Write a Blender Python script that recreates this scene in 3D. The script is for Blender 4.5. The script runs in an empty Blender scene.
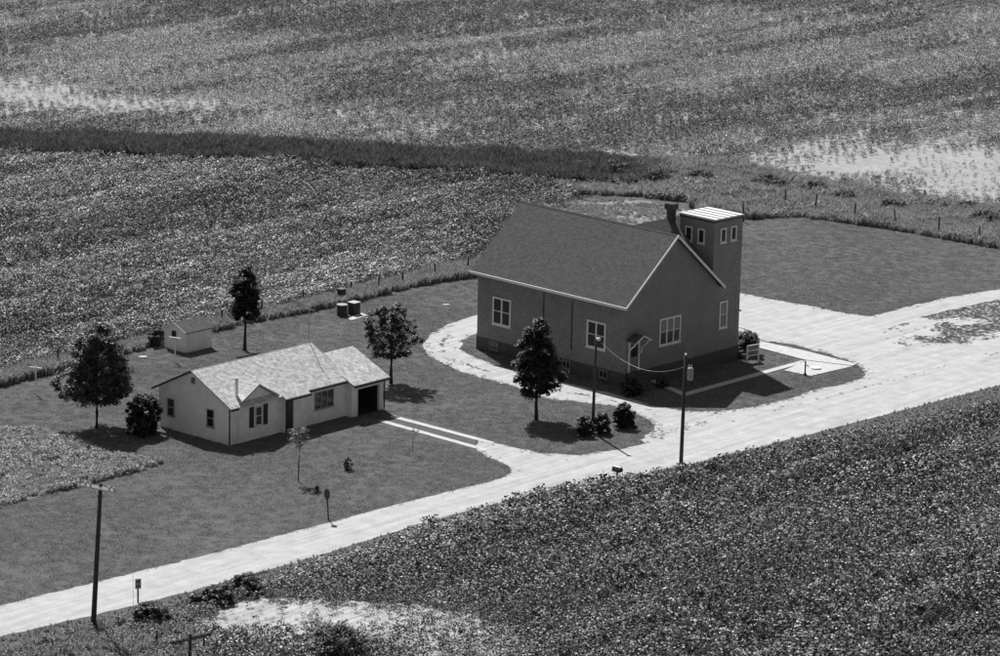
import bpy, bmesh, math, random
import numpy as np
from mathutils import Vector, Matrix
random.seed(7); rng = np.random.default_rng(7)
scene = bpy.context.scene
col = scene.collection
S = 1.2                                   # survey units -> metres
# ------------------------------------------------------------------ camera, sky, sun, exposure
CAM_H = 56.0 * S; FOC = 3400.0; PITCH = 0.241; ROLL = -0.023
cp, sp = math.cos(PITCH), math.sin(PITCH)
cF = np.array([0, cp, -sp]); _r0 = np.array([1., 0, 0]); _u0 = np.array([0, sp, cp])
cR = math.cos(ROLL) * _r0 - math.sin(ROLL) * _u0
cU = math.sin(ROLL) * _r0 + math.cos(ROLL) * _u0
cam = bpy.data.cameras.new('camera'); camo = bpy.data.objects.new('camera', cam); col.objects.link(camo)
cam.sensor_width = 36; cam.lens = FOC / 1000 * 36; cam.clip_end = 6000; cam.clip_start = 1
M = Matrix.Identity(4)
for i in range(3):
    M[i][0], M[i][1], M[i][2] = cR[i], cU[i], -cF[i]
M[2][3] = CAM_H
camo.matrix_world = M
scene.camera = camo

SUN_EL, SUN_AZ = math.radians(50), math.radians(-22)       # azimuth from +Y towards +X
sdir = Vector((math.sin(SUN_AZ) * math.cos(SUN_EL), math.cos(SUN_AZ) * math.cos(SUN_EL), math.sin(SUN_EL)))
world = bpy.data.worlds.new('World'); scene.world = world; world.use_nodes = True
wn = world.node_tree.nodes; wl = world.node_tree.links
sky = wn.new('ShaderNodeTexSky'); sky.sky_type = 'NISHITA'; sky.sun_disc = False
sky.sun_elevation = SUN_EL; sky.sun_rotation = SUN_AZ; sky.altitude = 100
bw = wn.new('ShaderNodeRGBToBW'); wl.new(sky.outputs[0], bw.inputs[0])
wl.new(bw.outputs[0], wn['Background'].inputs[0]); wn['Background'].inputs[1].default_value = 0.068
sun = bpy.data.lights.new('sun', 'SUN'); sun.energy = 4.6; sun.angle = math.radians(0.5); sun.color = (1, 1, 1)
suno = bpy.data.objects.new('sun', sun); col.objects.link(suno)
suno.rotation_euler = sdir.to_track_quat('Z', 'Y').to_euler(); suno.location = (-60, 150, 120)
vs = scene.view_settings; vs.view_transform = 'Standard'; vs.look = 'None'; vs.exposure = 0.28; vs.gamma = 1.0
vs.use_curve_mapping = False
scene.render.engine = 'CYCLES'

# ------------------------------------------------------------------ survey helpers
def ray(x, y): return cF + cR * (x - 500) / FOC - cU * (y - 328) / FOC
def at(x, y, z=0.0):
    """photograph survey point -> place on the ground (metres)"""
    d = ray(x, y); t = (z - CAM_H) / d[2]
    return np.array([t * d[0], t * d[1], z])
def poly_at(pts): return np.array([at(*p)[:2] for p in pts])
def frame_dirs(yaw): return np.array([math.cos(yaw), math.sin(yaw)]), np.array([-math.sin(yaw), math.cos(yaw)])
def inside(P, poly):
    x, y = P[:, 0], P[:, 1]; r = np.zeros(len(P), bool); n = len(poly); j = n - 1
    for i in range(n):
        xi, yi = poly[i]; xj, yj = poly[j]
        c = ((yi > y) != (yj > y)); den = (yj - yi) if yj != yi else 1e-9
        r ^= c & (x < (xj - xi) * (y - yi) / den + xi); j = i
    return r
def vnoise(P, scale, seed=0):
    """smooth value noise in the plane, 0..1"""
    q = P / scale; i = np.floor(q).astype(int); f = q - i; f = f * f * (3 - 2 * f)
    def h(a, b):
        n = (a * 374761393 + b * 668265263 + seed * 974634777) & 0x7fffffff
        n = ((n ^ (n >> 13)) * 1274126177) & 0x7fffffff
        return ((n ^ (n >> 16)) & 0xffff) / 65535.0
    a, b = i[:, 0], i[:, 1]
    v0 = h(a, b) * (1 - f[:, 0]) + h(a + 1, b) * f[:, 0]
    v1 = h(a, b + 1) * (1 - f[:, 0]) + h(a + 1, b + 1) * f[:, 0]
    return v0 * (1 - f[:, 1]) + v1 * f[:, 1]
def fbm(P, scale, seed=0): return (vnoise(P, scale, seed) * .55 + vnoise(P, scale * .47, seed + 1) * .3 + vnoise(P, scale * .21, seed + 2) * .15)
def blob(P, c, rx, ry):
    """smooth round patch centred at survey point c with survey radii rx, ry"""
    o = at(*c)[:2]; u = at(c[0] + rx, c[1])[:2] - o; v = at(c[0], c[1] - ry)[:2] - o
    A = np.array([u, v]).T; q = np.linalg.solve(A, (P - o).T)
    return np.exp(-(q ** 2).sum(0))

# ------------------------------------------------------------------ materials
MATS = {}
def nodes(name):
    m = bpy.data.materials.new(name); m.use_nodes = True; MATS[name] = m
    nt = m.node_tree; b = nt.nodes['Principled BSDF']
    return m, nt, b
def mth(nt, op, a, b=None, c=None, clamp=False):
    n = nt.nodes.new('ShaderNodeMath'); n.operation = op; n.use_clamp = clamp
    for k, v in enumerate((a, b, c)):
        if v is None: continue
        if isinstance(v, (int, float)): n.inputs[k].default_value = v
        else: nt.links.new(v, n.inputs[k])
    return n.outputs[0]
def noise(nt, scale, detail=4, rough=.6, vec=None, sx=None):
    n = nt.nodes.new('ShaderNodeTexNoise'); n.inputs['Scale'].default_value = scale
    n.inputs['Detail'].default_value = detail; n.inputs['Roughness'].default_value = rough
    if vec is None:
        tc = nt.nodes.new('ShaderNodeTexCoord'); vec = tc.outputs['Object']
    if sx is not None:
        mp = nt.nodes.new('ShaderNodeMapping'); nt.links.new(vec, mp.inputs[0])
        mp.vector_type = 'TEXTURE'; mp.inputs['Rotation'].default_value = (0, 0, sx[3]); mp.inputs['Scale'].default_value = sx[:3]
        vec = mp.outputs[0]
    nt.links.new(vec, n.inputs['Vector']); return n.outputs['Fac']
def remap(nt, v, a, b, lo, hi):
    n = nt.nodes.new('ShaderNodeMapRange'); nt.links.new(v, n.inputs[0])
    for k, x in zip((1, 2, 3, 4), (a, b, lo, hi)): n.inputs[k].default_value = x
    return n.outputs[0]
def setcol(nt, b, v):
    c = nt.nodes.new('ShaderNodeCombineColor')
    for i in range(3): nt.links.new(v, c.inputs[i])
    nt.links.new(c.outputs[0], b.inputs['Base Color'])
def bump(nt, b, v, strength, dist=.02):
    n = nt.nodes.new('ShaderNodeBump'); n.inputs['Strength'].default_value = strength; n.inputs['Distance'].default_value = dist
    nt.links.new(v, n.inputs['Height']); nt.links.new(n.outputs[0], b.inputs['Normal'])
def spec(b, v): b.inputs['Specular IOR Level'].default_value = v
def surf(name, lo, hi, layers=((3, 1.0),), rough=.8, bmp=0, sp_=.3, dist=.02):
    m, nt, b = nodes(name); tot = None; W = sum(w for _, w in layers)
    for s, w in layers:
        v = mth(nt, 'MULTIPLY', noise(nt, s), w / W); tot = v if tot is None else mth(nt, 'ADD', tot, v)
    v = remap(nt, tot, .32, .68, lo, hi); setcol(nt, b, v)
    b.inputs['Roughness'].default_value = rough; spec(b, sp_)
    if bmp: bump(nt, b, tot, bmp, dist)
    return m
ROADYAW = -0.722
surf('lawn', .055, .18, ((9, .42), (2.6, .25), (.45, .18), (.1, .15)), .95, .5, .05, .06)
surf('soil', .07, .15, ((5, .4), (1.2, .4), (.2, .3)), .95, .4, .1, .05)  # soil tone darkened to put shade into the gaps between crop plants
surf('pale_soil', .22, .46, ((5, .4), (1.2, .4), (.2, .3)), .95, .4, .1, .05)
m, nt, b = nodes('dry_soil')
f1 = noise(nt, 6, 5); f2 = noise(nt, .5, 4); f3 = noise(nt, 1.0, 3, .6, None, (.35, 6, 1, ROADYAW))
t = mth(nt, 'ADD', mth(nt, 'MULTIPLY', f1, .35), mth(nt, 'MULTIPLY', f2, .25)); t = mth(nt, 'ADD', t, mth(nt, 'MULTIPLY', f3, .4))
setcol(nt, b, remap(nt, t, .36, .6, .18, .56)); b.inputs['Roughness'].default_value = .95; spec(b, .1); bump(nt, b, t, .8, .08)
surf('path_soil', .13, .34, ((6, .5), (1.0, .5)), .95, .4, .1, .05)
surf('concrete', .42, .60, ((9, .5), (1.5, .5)), .85, .1, .2)
surf('white_paint', .68, .80, ((4, 1),), .5, .05, .3)
surf('white_trim', .60, .72, ((6, 1),), .55, .05, .3)
surf('dark_paint', .018, .03, ((6, 1),), .5, 0, .35)
surf('pole_wood', .035, .075, ((5, .5), (18, .5)), .85, .3, .2)
surf('bark', .03, .06, ((12, 1),), .9, .6, .1)
surf('metal_grey', .25, .36, ((5, 1),), .45, .05, .5)
surf('metal_pale', .5, .65, ((5, 1),), .4, .05, .5)
surf('rust', .03, .08, ((9, 1),), .8, .2, .2)
surf('stone_dark', .05, .11, ((6, .6), (2, .4)), .9, .5, .15)
surf('interior_shade', .03, .05, ((3, 1),), .9)  # near-black tone paints the shade inside the open garage
surf('lit_arm_wood', .4, .58, ((9, 1),), .85, .2, .2)  # sunlight on the crossarm put into its pale wood tone
surf('weather_wood', .12, .22, ((9, 1),), .85, .2, .2)
# gravel with wheel tracks worn along the road
m, nt, b = nodes('gravel')
f1 = noise(nt, 9, 5); f2 = noise(nt, .8, 4); f3 = noise(nt, 1.0, 3, .6, None, (.55, 11, 1, ROADYAW)); f4 = noise(nt, 24, 3)
t = mth(nt, 'ADD', mth(nt, 'MULTIPLY', f1, .26), mth(nt, 'MULTIPLY', f2, .22)); t = mth(nt, 'ADD', t, mth(nt, 'MULTIPLY', f3, .24)); t = mth(nt, 'ADD', t, mth(nt, 'MULTIPLY', f4, .28))
setcol(nt, b, remap(nt, t, .36, .60, .27, .57)); b.inputs['Roughness'].default_value = .95; spec(b, .1); bump(nt, b, t, .35, .04)
# brick
m, nt, b = nodes('brick')
f1 = noise(nt, 14, 3); f2 = noise(nt, .7, 4); f3 = noise(nt, 45, 2)
t = mth(nt, 'ADD', mth(nt, 'MULTIPLY', f1, .5), mth(nt, 'MULTIPLY', f2, .14)); t = mth(nt, 'ADD', t, mth(nt, 'MULTIPLY', f3, .36))
setcol(nt, b, remap(nt, t, .36, .64, .08, .31)); b.inputs['Roughness'].default_value = .9; spec(b, .15); bump(nt, b, t, .3, .02)
# shingles: courses run along local axis `ax`
def shingle(name, lo, hi, along, w=.32, h=.16):
    m, nt, b = nodes(name); tc = nt.nodes.new('ShaderNodeTexCoord')
    sep = nt.nodes.new('ShaderNodeSeparateXYZ'); nt.links.new(tc.outputs['Object'], sep.inputs[0])
    cb = nt.nodes.new('ShaderNodeCombineXYZ')
    nt.links.new(sep.outputs[along], cb.inputs[0]); nt.links.new(sep.outputs[2], cb.inputs[1])
    br = nt.nodes.new('ShaderNodeTexBrick'); nt.links.new(cb.outputs[0], br.inputs['Vector'])
    br.inputs['Color1'].default_value = (0, 0, 0, 1); br.inputs['Color2'].default_value = (1, 1, 1, 1); br.inputs['Mortar'].default_value = (.15,) * 3 + (1,)
    br.inputs['Scale'].default_value = 1; br.inputs['Mortar Size'].default_value = .008; br.inputs['Brick Width'].default_value = w; br.inputs['Row Height'].default_value = h * .6
    rb = nt.nodes.new('ShaderNodeRGBToBW'); nt.links.new(br.outputs[0], rb.inputs[0])
    f2 = noise(nt, 3.2, 5, .75); f3 = noise(nt, 16, 2)
    t = mth(nt, 'ADD', mth(nt, 'MULTIPLY', rb.outputs[0], .14), mth(nt, 'MULTIPLY', f2, .55)); t = mth(nt, 'ADD', t, mth(nt, 'MULTIPLY', f3, .25))
    setcol(nt, b, remap(nt, t, .33, .62, lo, hi)); b.inputs['Roughness'].default_value = .95; spec(b, .1); bump(nt, b, t, .4, .02)
shingle('roof_dark', .068, .135, 0); shingle('roof_mid', .09, .16, 1); shingle('roof_light', .30, .74, 1, .34, .2)
# lap siding: boards by height
m, nt, b = nodes('siding'); tc = nt.nodes.new('ShaderNodeTexCoord'); sep = nt.nodes.new('ShaderNodeSeparateXYZ'); nt.links.new(tc.outputs['Object'], sep.inputs[0])
fr = mth(nt, 'FRACT', mth(nt, 'DIVIDE', sep.outputs[2], .22)); f2 = noise(nt, 1.3, 5); f3 = noise(nt, 16, 3)
t = mth(nt, 'ADD', mth(nt, 'MULTIPLY', f2, .5), mth(nt, 'MULTIPLY', f3, .5))
setcol(nt, b, remap(nt, t, .36, .64, .66, .90)); b.inputs['Roughness'].default_value = .7; bump(nt, b, mth(nt, 'ADD', fr, mth(nt, 'MULTIPLY', t, .6)), .5, .03)
# glass
m, nt, b = nodes('glass'); b.inputs['Base Color'].default_value = (.02, .02, .02, 1); b.inputs['Roughness'].default_value = .12; spec(b, .6)
m, nt, b = nodes('blind'); setcol(nt, b, remap(nt, noise(nt, 5), .3, .7, .10, .2)); b.inputs['Roughness'].default_value = .4
# leaves: tone varies by plant and leaf; brightest bean and tree tones paint sun flecks
def leafmat(name, lo, hi, rough=.45, sp_=.5, trans=.25, pw=1.0, ob=.5):
    m, nt, b = nodes(name); oi = nt.nodes.new('ShaderNodeObjectInfo')
    g = nt.nodes.new('ShaderNodeNewGeometry')
    v = mth(nt, 'ADD', mth(nt, 'MULTIPLY', oi.outputs['Random'], ob), mth(nt, 'MULTIPLY', g.outputs['Random Per Island'], 1 - ob))
    if pw != 1: v = mth(nt, 'POWER', v, pw)
    v = remap(nt, v, 0, 1, lo, hi); setcol(nt, b, v); b.inputs['Roughness'].default_value = rough; spec(b, sp_)
    tr = nt.nodes.new('ShaderNodeBsdfTranslucent'); mx = nt.nodes.new('ShaderNodeMixShader'); mx.inputs[0].default_value = trans
    c = nt.nodes.new('ShaderNodeCombineColor')
    for i in range(3): nt.links.new(v, c.inputs[i])
    nt.links.new(c.outputs[0], tr.inputs[0]); nt.links.new(b.outputs[0], mx.inputs[1]); nt.links.new(tr.outputs[0], mx.inputs[2])
    nt.links.new(mx.outputs[0], nt.nodes['Material Output'].inputs[0])
leafmat('bean_leaf', .02, .82, .5, .35, .05, 2.5, .25)
leafmat('bean_leaf_mid', .02, .9, .5, .35, .06, 1.9, .25)
leafmat('bean_leaf_far', .03, .92, .5, .35, .06, 1.5, .2)
leafmat('bean_leaf_dusky', .02, .55, .5, .3, .05, 2.2, .2)
leafmat('tree_leaf', .015, .15, .5, .3, .06, 2.2)
leafmat('pale_leaf', .10, .22, .5, .4, .25)
leafmat('grass_blade', .05, .28, .7, .2, .3, 1.4)
leafmat('pale_blade', .18, .5, .7, .2, .42)
leafmat('dry_blade', .2, .48, .8, .15, .42)
leafmat('lawn_blade', .11, .40, .8, .1, .35)
leafmat('weed_leaf', .04, .5, .5, .35, .2, 1.6, .35)
leafmat('evergreen', .03, .07, .6, .3, .05)

# ------------------------------------------------------------------ object helpers
def tag(o, label=None, cat=None, group=None, kind=None):
    if label: o['label'] = label
    if cat: o['category'] = cat
    if group: o['group'] = group
    if kind: o['kind'] = kind
    return o
def empty(name, loc, rz=0, label=None, cat=None, group=None):
    o = bpy.data.objects.new(name, None); col.objects.link(o); o.empty_display_size = .3
    o.location = loc; o.rotation_euler = (0, 0, rz); return tag(o, label, cat, group)
def link(name, me, mat=None, parent=None):
    if mat: me.materials.append(MATS[mat])
    o = bpy.data.objects.new(name, me); col.objects.link(o)
    if parent: o.parent = parent
    return o
class MB:
    def __init__(s, k=1.0): s.v = []; s.f = []; s.k = k
    def add(s, vs, fs):
        n = len(s.v); s.v += [tuple(c * s.k for c in v) for v in vs]; s.f += [tuple(i + n for i in f) for f in fs]; return s
    def box(s, a, b, h):
        (x0, x1), (y0, y1), (z0, z1) = sorted(a), sorted(b), sorted(h)
        return s.add([(x0, y0, z0), (x1, y0, z0), (x1, y1, z0), (x0, y1, z0), (x0, y0, z1), (x1, y0, z1), (x1, y1, z1), (x0, y1, z1)],
                     [(3, 2, 1, 0), (4, 5, 6, 7), (0, 1, 5, 4), (1, 2, 6, 5), (2, 3, 7, 6), (3, 0, 4, 7)])
    def prism(s, prof, axis, t0, t1):
        """closed profile [(u,h)] pushed along axis 'x' (u=y) or 'y' (u=x)"""
        n = len(prof); P = lambda t: [(t, u, h) if axis == 'x' else (u, t, h) for u, h in prof]
        return s.add(P(t0) + P(t1), [tuple(range(n))[::-1], tuple(range(n, 2 * n))] + [(i, (i + 1) % n, n + (i + 1) % n, n + i) for i in range(n)])
    def tube(s, pts, rad, n=8):
        pts = [Vector(p) for p in pts]; rad = rad if isinstance(rad, (list, tuple)) else [rad] * len(pts); vs = []; fs = []
        for i, p in enumerate(pts):
            d = (pts[min(i + 1, len(pts) - 1)] - pts[max(i - 1, 0)]).normalized()
            q = d.to_track_quat('Z', 'Y')
            for k in range(n):
                a = 2 * math.pi * k / n; vs.append(tuple(p + q @ Vector((math.cos(a) * rad[i], math.sin(a) * rad[i], 0))))
        for i in range(len(pts) - 1):
            for k in range(n): fs.append((i * n + k, i * n + (k + 1) % n, (i + 1) * n + (k + 1) % n, (i + 1) * n + k))
        fs += [tuple(range(n))[::-1], tuple(range((len(pts) - 1) * n, len(pts) * n))]
        return s.add(vs, fs)
    def build(s, name, mat, parent=None, smooth=False):
        me = bpy.data.meshes.new(name); me.from_pydata(s.v, [], s.f); me.update()
        bm = bmesh.new(); bm.from_mesh(me); bmesh.ops.recalc_face_normals(bm, faces=bm.faces); bm.to_mesh(me); bm.free()
        if smooth: me.polygons.foreach_set('use_smooth', [True] * len(me.polygons))
        return link(name, me, mat, parent)
def sheet(name, pts, z, mat, jit=0.0, step=.7, thick=0.0, seed=1):
    """flat ground sheet from an outline (metres); edges worn by small jitter"""
    r = random.Random(seed); out = []
    for i in range(len(pts)):
        p, q = np.array(pts[i]), np.array(pts[(i + 1) % len(pts)]); n = max(1, int(np.linalg.norm(q - p) / step)) if jit else 1
        for k in range(n):
            w = p + (q - p) * k / n; out.append((w[0] + r.gauss(0, jit), w[1] + r.gauss(0, jit)))
    bm = bmesh.new(); vs = [bm.verts.new((x, y, z)) for x, y in out]; f = bm.faces.new(vs)
    bm.normal_update()
    if f.normal.z < 0: f.normal_flip()
    bmesh.ops.triangulate(bm, faces=bm.faces[:])
    if thick:
        e = bmesh.ops.extrude_face_region(bm, geom=bm.faces[:]); 
        for v in e['geom']:
            if isinstance(v, bmesh.types.BMVert): v.co.z -= thick
        bmesh.ops.recalc_face_normals(bm, faces=bm.faces)
    me = bpy.data.meshes.new(name); bm.to_mesh(me); bm.free()
    return tag(link(name, me, mat), kind='structure')
def smooth_line(pts, n=6):
    """Catmull-Rom through an open or closed outline"""
    out = []; L = len(pts)
    for i in range(L):
        p0, p1, p2, p3 = (np.array(pts[(i + k) % L], float) for k in (-1, 0, 1, 2))
        for k in range(n):
            t = k / n; out.append(.5 * ((2 * p1) + (p2 - p0) * t + (2 * p0 - 5 * p1 + 4 * p2 - p3) * t * t + (3 * p1 - p0 - 3 * p2 + p3) * t ** 3))
    return out

# scattered growth: real plants instanced over a point set
KITS = {}
def kit(name, meshes, mat):
    c = bpy.data.collections.new(name)
    for i, me in enumerate(meshes):
        if not me.materials: me.materials.append(MATS[mat])
        o = bpy.data.objects.new('%s_%d' % (name, i), me); c.objects.link(o)
    KITS[name] = (c, len(meshes)); return c
def node_group(cname):
    c, n = KITS[cname]; ng = bpy.data.node_groups.new('scatter_' + cname, 'GeometryNodeTree')
    ng.interface.new_socket('Geometry', in_out='INPUT', socket_type='NodeSocketGeometry'); ng.interface.new_socket('Geometry', in_out='OUTPUT', socket_type='NodeSocketGeometry')
    N = ng.nodes; L = ng.links; gi = N.new('NodeGroupInput'); go = N.new('NodeGroupOutput')
    ci = N.new('GeometryNodeCollectionInfo'); ci.inputs[0].default_value = c; ci.inputs['Separate Children'].default_value = True; ci.inputs['Reset Children'].default_value = True
    ip = N.new('GeometryNodeInstanceOnPoints'); ip.inputs['Pick Instance'].default_value = True
    def na(nm, dt):
        a = N.new('GeometryNodeInputNamedAttribute'); a.data_type = dt; a.inputs['Name'].default_value = nm; return a.outputs['Attribute']
    L.new(gi.outputs[0], ip.inputs['Points']); L.new(ci.outputs[0], ip.inputs['Instance'])
    L.new(na('vi', 'INT'), ip.inputs['Instance Index']); L.new(na('rot', 'FLOAT_VECTOR'), ip.inputs['Rotation']); L.new(na('scl', 'FLOAT_VECTOR'), ip.inputs['Scale'])
    L.new(ip.outputs[0], go.inputs[0]); return ng
NG = {}
def scatter(name, P, kitname, scl, rotz, label, cat, z=0.0, tilt=.08):
    n = len(P); me = bpy.data.meshes.new(name); me.vertices.add(n)
    co = np.zeros((n, 3)); co[:, :2] = P; co[:, 2] = z; me.vertices.foreach_set('co', co.ravel())
    rot = np.zeros((n, 3)); rot[:, 2] = rotz; rot[:, 0] = rng.normal(0, tilt, n); rot[:, 1] = rng.normal(0, tilt, n)
    if scl.ndim == 1: scl = np.repeat(scl[:, None], 3, 1)
    for nm, dt, arr, key in (('rot', 'FLOAT_VECTOR', rot, 'vector'), ('scl', 'FLOAT_VECTOR', scl, 'vector'), ('vi', 'INT', rng.integers(0, KITS[kitname][1], n).astype(np.int32), 'value')):
        a = me.attributes.new(nm, dt, 'POINT'); a.data.foreach_set(key, arr.ravel())
    o = link(name, me)
    if kitname not in NG: NG[kitname] = node_group(kitname)
    md = o.modifiers.new('scatter', 'NODES'); md.node_group = NG[kitname]
    return tag(o, label, cat, kind='stuff')
def mesh_np(name, V, F):
    me = bpy.data.meshes.new(name); n = len(F); k = F.shape[1]
    me.vertices.add(len(V)); me.vertices.foreach_set('co', np.asarray(V, float).ravel())
    me.loops.add(n * k); me.loops.foreach_set('vertex_index', F.ravel().astype(np.int32))
    me.polygons.add(n); me.polygons.foreach_set('loop_start', (np.arange(n) * k).astype(np.int32))
    me.update(calc_edges=True); return me
def leaf_quads(C, size, tilt, asp=.75, up=None):
    """diamond leaves at centres C; normals tilted from up"""
    n = len(C); az = rng.uniform(0, 2 * np.pi, n); th = np.abs(rng.normal(0, tilt, n))
    N = np.stack([np.sin(th) * np.cos(az), np.sin(th) * np.sin(az), np.cos(th)], 1)
    if up is not None: N = N * .6 + up; N /= np.linalg.norm(N, axis=1)[:, None]
    r = rng.normal(size=(n, 3)); U = np.cross(N, r); U /= np.linalg.norm(U, axis=1)[:, None]; V = np.cross(N, U)
    s = (size * rng.uniform(.65, 1.25, n))[:, None]
    a = C + U * s * .5; c = C - U * s * .5; b = C + V * s * .5 * asp - N * s * .10; d = C - V * s * .5 * asp - N * s * .10
    VV = np.stack([a, b, c, d], 1).reshape(-1, 3); F = np.arange(4 * n).reshape(n, 4); return VV, F
def blade_mesh(name, n, h, w, spread, lean):
    V = []; F = []
    for i in range(n):
        a = random.uniform(0, 6.28); r = spread * math.sqrt(random.random()); x, y = r * math.cos(a), r * math.sin(a)
        hh = h * random.uniform(.55, 1.1); l = hh * lean * random.uniform(.2, 1.2); az = random.uniform(0, 6.28); wz = random.uniform(0, 3.14)
        dx, dy = math.cos(wz) * w / 2, math.sin(wz) * w / 2; lx, ly = math.cos(az) * l, math.sin(az) * l; k = len(V)
        V += [(x - dx, y - dy, 0), (x + dx, y + dy, 0), (x + dx * .8 + lx * .35, y + dy * .8 + ly * .35, hh * .6), (x - dx * .8 + lx * .35, y - dy * .8 + ly * .35, hh * .6), (x + lx, y + ly, hh * random.uniform(.85, 1.))]
        F += [(k, k + 1, k + 2, k + 3), (k + 3, k + 2, k + 4)]
    me = bpy.data.meshes.new(name); me.from_pydata(V, [], F); me.update(); return me
def bean_mesh(name, n=80):
    x = rng.uniform(-.38, .38, n); y = rng.normal(0, .21, n); h = .15 + .72 * rng.random(n) ** .8 - .9 * y ** 2
    V, F = leaf_quads(np.stack([y, x, h], 1), .158, 1.1); return mesh_np(name, V, F)
def weed_mesh(name, n=40):
    C = np.stack([rng.normal(0, .22, n), rng.normal(0, .22, n), rng.uniform(.05, .6, n)], 1)
    V, F = leaf_quads(C, .15, .7); return mesh_np(name, V, F)
for kn in ('bean_leaf', 'bean_leaf_mid', 'bean_leaf_far', 'bean_leaf_dusky'): kit(kn, [bean_mesh('bean_plant') for _ in range(8)], kn)
kit('weed', [weed_mesh('weed_plant') for _ in range(6)], 'weed_leaf')
kit('tall', [blade_mesh('tall_tuft', 28, 1.0, .10, .30, .5) for _ in range(6)], 'grass_blade')
kit('pale', [blade_mesh('pale_tuft', 28, 1.0, .09, .30, .55) for _ in range(6)], 'pale_blade')
kit('dry', [blade_mesh('dry_tuft', 34, .55, .05, .30, .6) for _ in range(5)], 'dry_blade')
kit('turf', [blade_mesh('turf_tuft', 52, .055, .045, .42, 1.9) for _ in range(6)], 'lawn_blade')

# ------------------------------------------------------------------ ground and surfaces
Ad, Bd = frame_dirs(ROADYAW)
o = sheet('ground', [(-3000, -600), (3000, -600), (3000, 5000), (-3000, 5000)], 0, 'lawn')
# road: runs along Bd
road_top = [(-160, 646), (-60, 621), (0, 606), (100, 581), (200, 557), (320, 525), (400, 504), (480, 484), (560, 463), (650, 443), (740, 420), (820, 400), (900, 379), (1000, 353), (1120, 322), (1250, 288)]
road_bot = [(1250, 314), (1120, 350), (1000, 385), (900, 411), (800, 437), (700, 462), (612, 480), (560, 488), (500, 503), (420, 524), (350, 546), (300, 561), (200, 589), (100, 614), (0, 637), (-60, 652), (-160, 678)]
sheet('road', poly_at(road_top + road_bot), .014, 'gravel', .05, .6, seed=3)
isl_house = [(402, 419.5), (473, 437), (507, 446), (541, 452.5), (578, 455), (612, 450), (650, 439), (656.5, 431), (650, 420), (630, 411), (612, 405.5), (549, 399), (515, 387), (461, 372), (429, 357), (422, 346), (430, 334), (451, 323), (476, 315)]
isl_church = [(475, 334), (463, 340.5), (461, 349), (473, 357), (499, 366), (520, 372), (551, 380), (612, 393), (654, 406), (684, 411), (717, 411.5), (746, 408), (768, 404), (792, 398), (816, 389), (840, 385), (861, 379), (865, 372), (859, 365.5), (851, 362), (822, 352), (792, 344.5), (774, 342), (758, 340)]
lot_top = [(736, 292), (775, 300), (810, 306), (845, 313), (868, 316.5), (880, 314), (910, 306), (950, 297), (1000, 289), (1060, 279), (1140, 266)]
loop = poly_at(isl_house[6:] + [(482, 312), (500, 312), (500, 332), (482, 332)] + isl_church[:11] + [(700, 425), (668, 432)])
sheet('driveway', loop, .010, 'gravel', .08, .5, seed=4)
lot = poly_at(lot_top + [(1140, 318), (1000, 353.5), (900, 380), (820, 401), (740, 423), (690, 436), (650, 446), (640, 440), (655, 428), (660, 415), (684, 411), (717, 411.5)] + isl_church[11:] + [(742, 332), (728, 325), (722, 300)])
sheet('gravel_lot', lot, .006, 'gravel', .08, .5, seed=5)
drive = poly_at([(478, 440), (484, 440.5), (507, 446), (541, 453), (578, 455.5), (612, 450.5), (640, 446), (560, 465), (465, 492), (505, 477), (512, 471), (505, 464), (489, 458), (475, 450)])
sheet('driveway', drive, .018, 'gravel', .06, .5, seed=6)
# two concrete wheel strips up to the garage
def strip(name, a, b, w, z, mat, thick=.02, jit=0):
    p, q = at(*a)[:2], at(*b)[:2]; d = (q - p) / np.linalg.norm(q - p); nn = np.array([-d[1], d[0]]) * w / 2
    return sheet(name, [p - nn, q - nn, q + nn, p + nn], z, mat, jit, .6, thick)
for k, (a, b) in enumerate((((381, 421), (486, 450.5)), ((392, 416.5), (492, 443.3)))):
    strip('wheel_strip', a, b, .56, .035, 'concrete', .05, .02)
# fields of bare soil under the crops
near_field = [(1300, 330), (1120, 376), (1000, 404), (900, 429), (800, 451), (700, 473), (640, 481), (620, 485), (560, 494), (500, 510), (420, 533), (350, 556), (300, 573), (262, 587), (215, 610), (202, 634), (225, 680), (300, 760), (1100, 760)]
mid_field = [(-120, 402), (-60, 388), (0, 372), (58, 359), (110, 346), (160, 334), (215, 321), (260, 311), (300, 303), (345, 291), (377, 283), (410, 274), (440, 267), (480, 258), (505, 250), (535, 232), (560, 212), (580, 197), (556, 186), (504, 181), (439, 177), (400, 174), (250, 165), (150, 163), (100, 160), (0, 158), (-80, 157), (-180, 156)]
far_field = [(-150, 131), (0, 133), (120, 137), (250, 141), (400, 151), (520, 154), (620, 155), (700, 160), (760, 168), (800, 176), (880, 190), (940, 200), (1000, 208), (1100, 226), (1200, 160), (1160, 40), (1110, -40), (500, -46), (-160, -48)]
nf, mf, ff = poly_at(near_field), poly_at(mid_field), poly_at(far_field)
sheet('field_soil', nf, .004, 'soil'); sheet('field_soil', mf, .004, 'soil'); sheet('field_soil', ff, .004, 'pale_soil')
sheet('bare_soil', poly_at(smooth_line([(203, 622), (218, 609), (262, 599), (330, 600), (420, 606), (500, 622), (520, 650), (480, 690), (380, 690), (300, 650), (250, 638)], 5)), .008, 'dry_soil', .25, .5, seed=20)
bare = poly_at(smooth_line([(522, 205), (560, 196), (610, 198), (660, 203), (690, 214), (680, 232), (600, 236), (530, 226)], 4))
sheet('bare_soil', bare, .006, 'path_soil', .2, .6)

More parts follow.
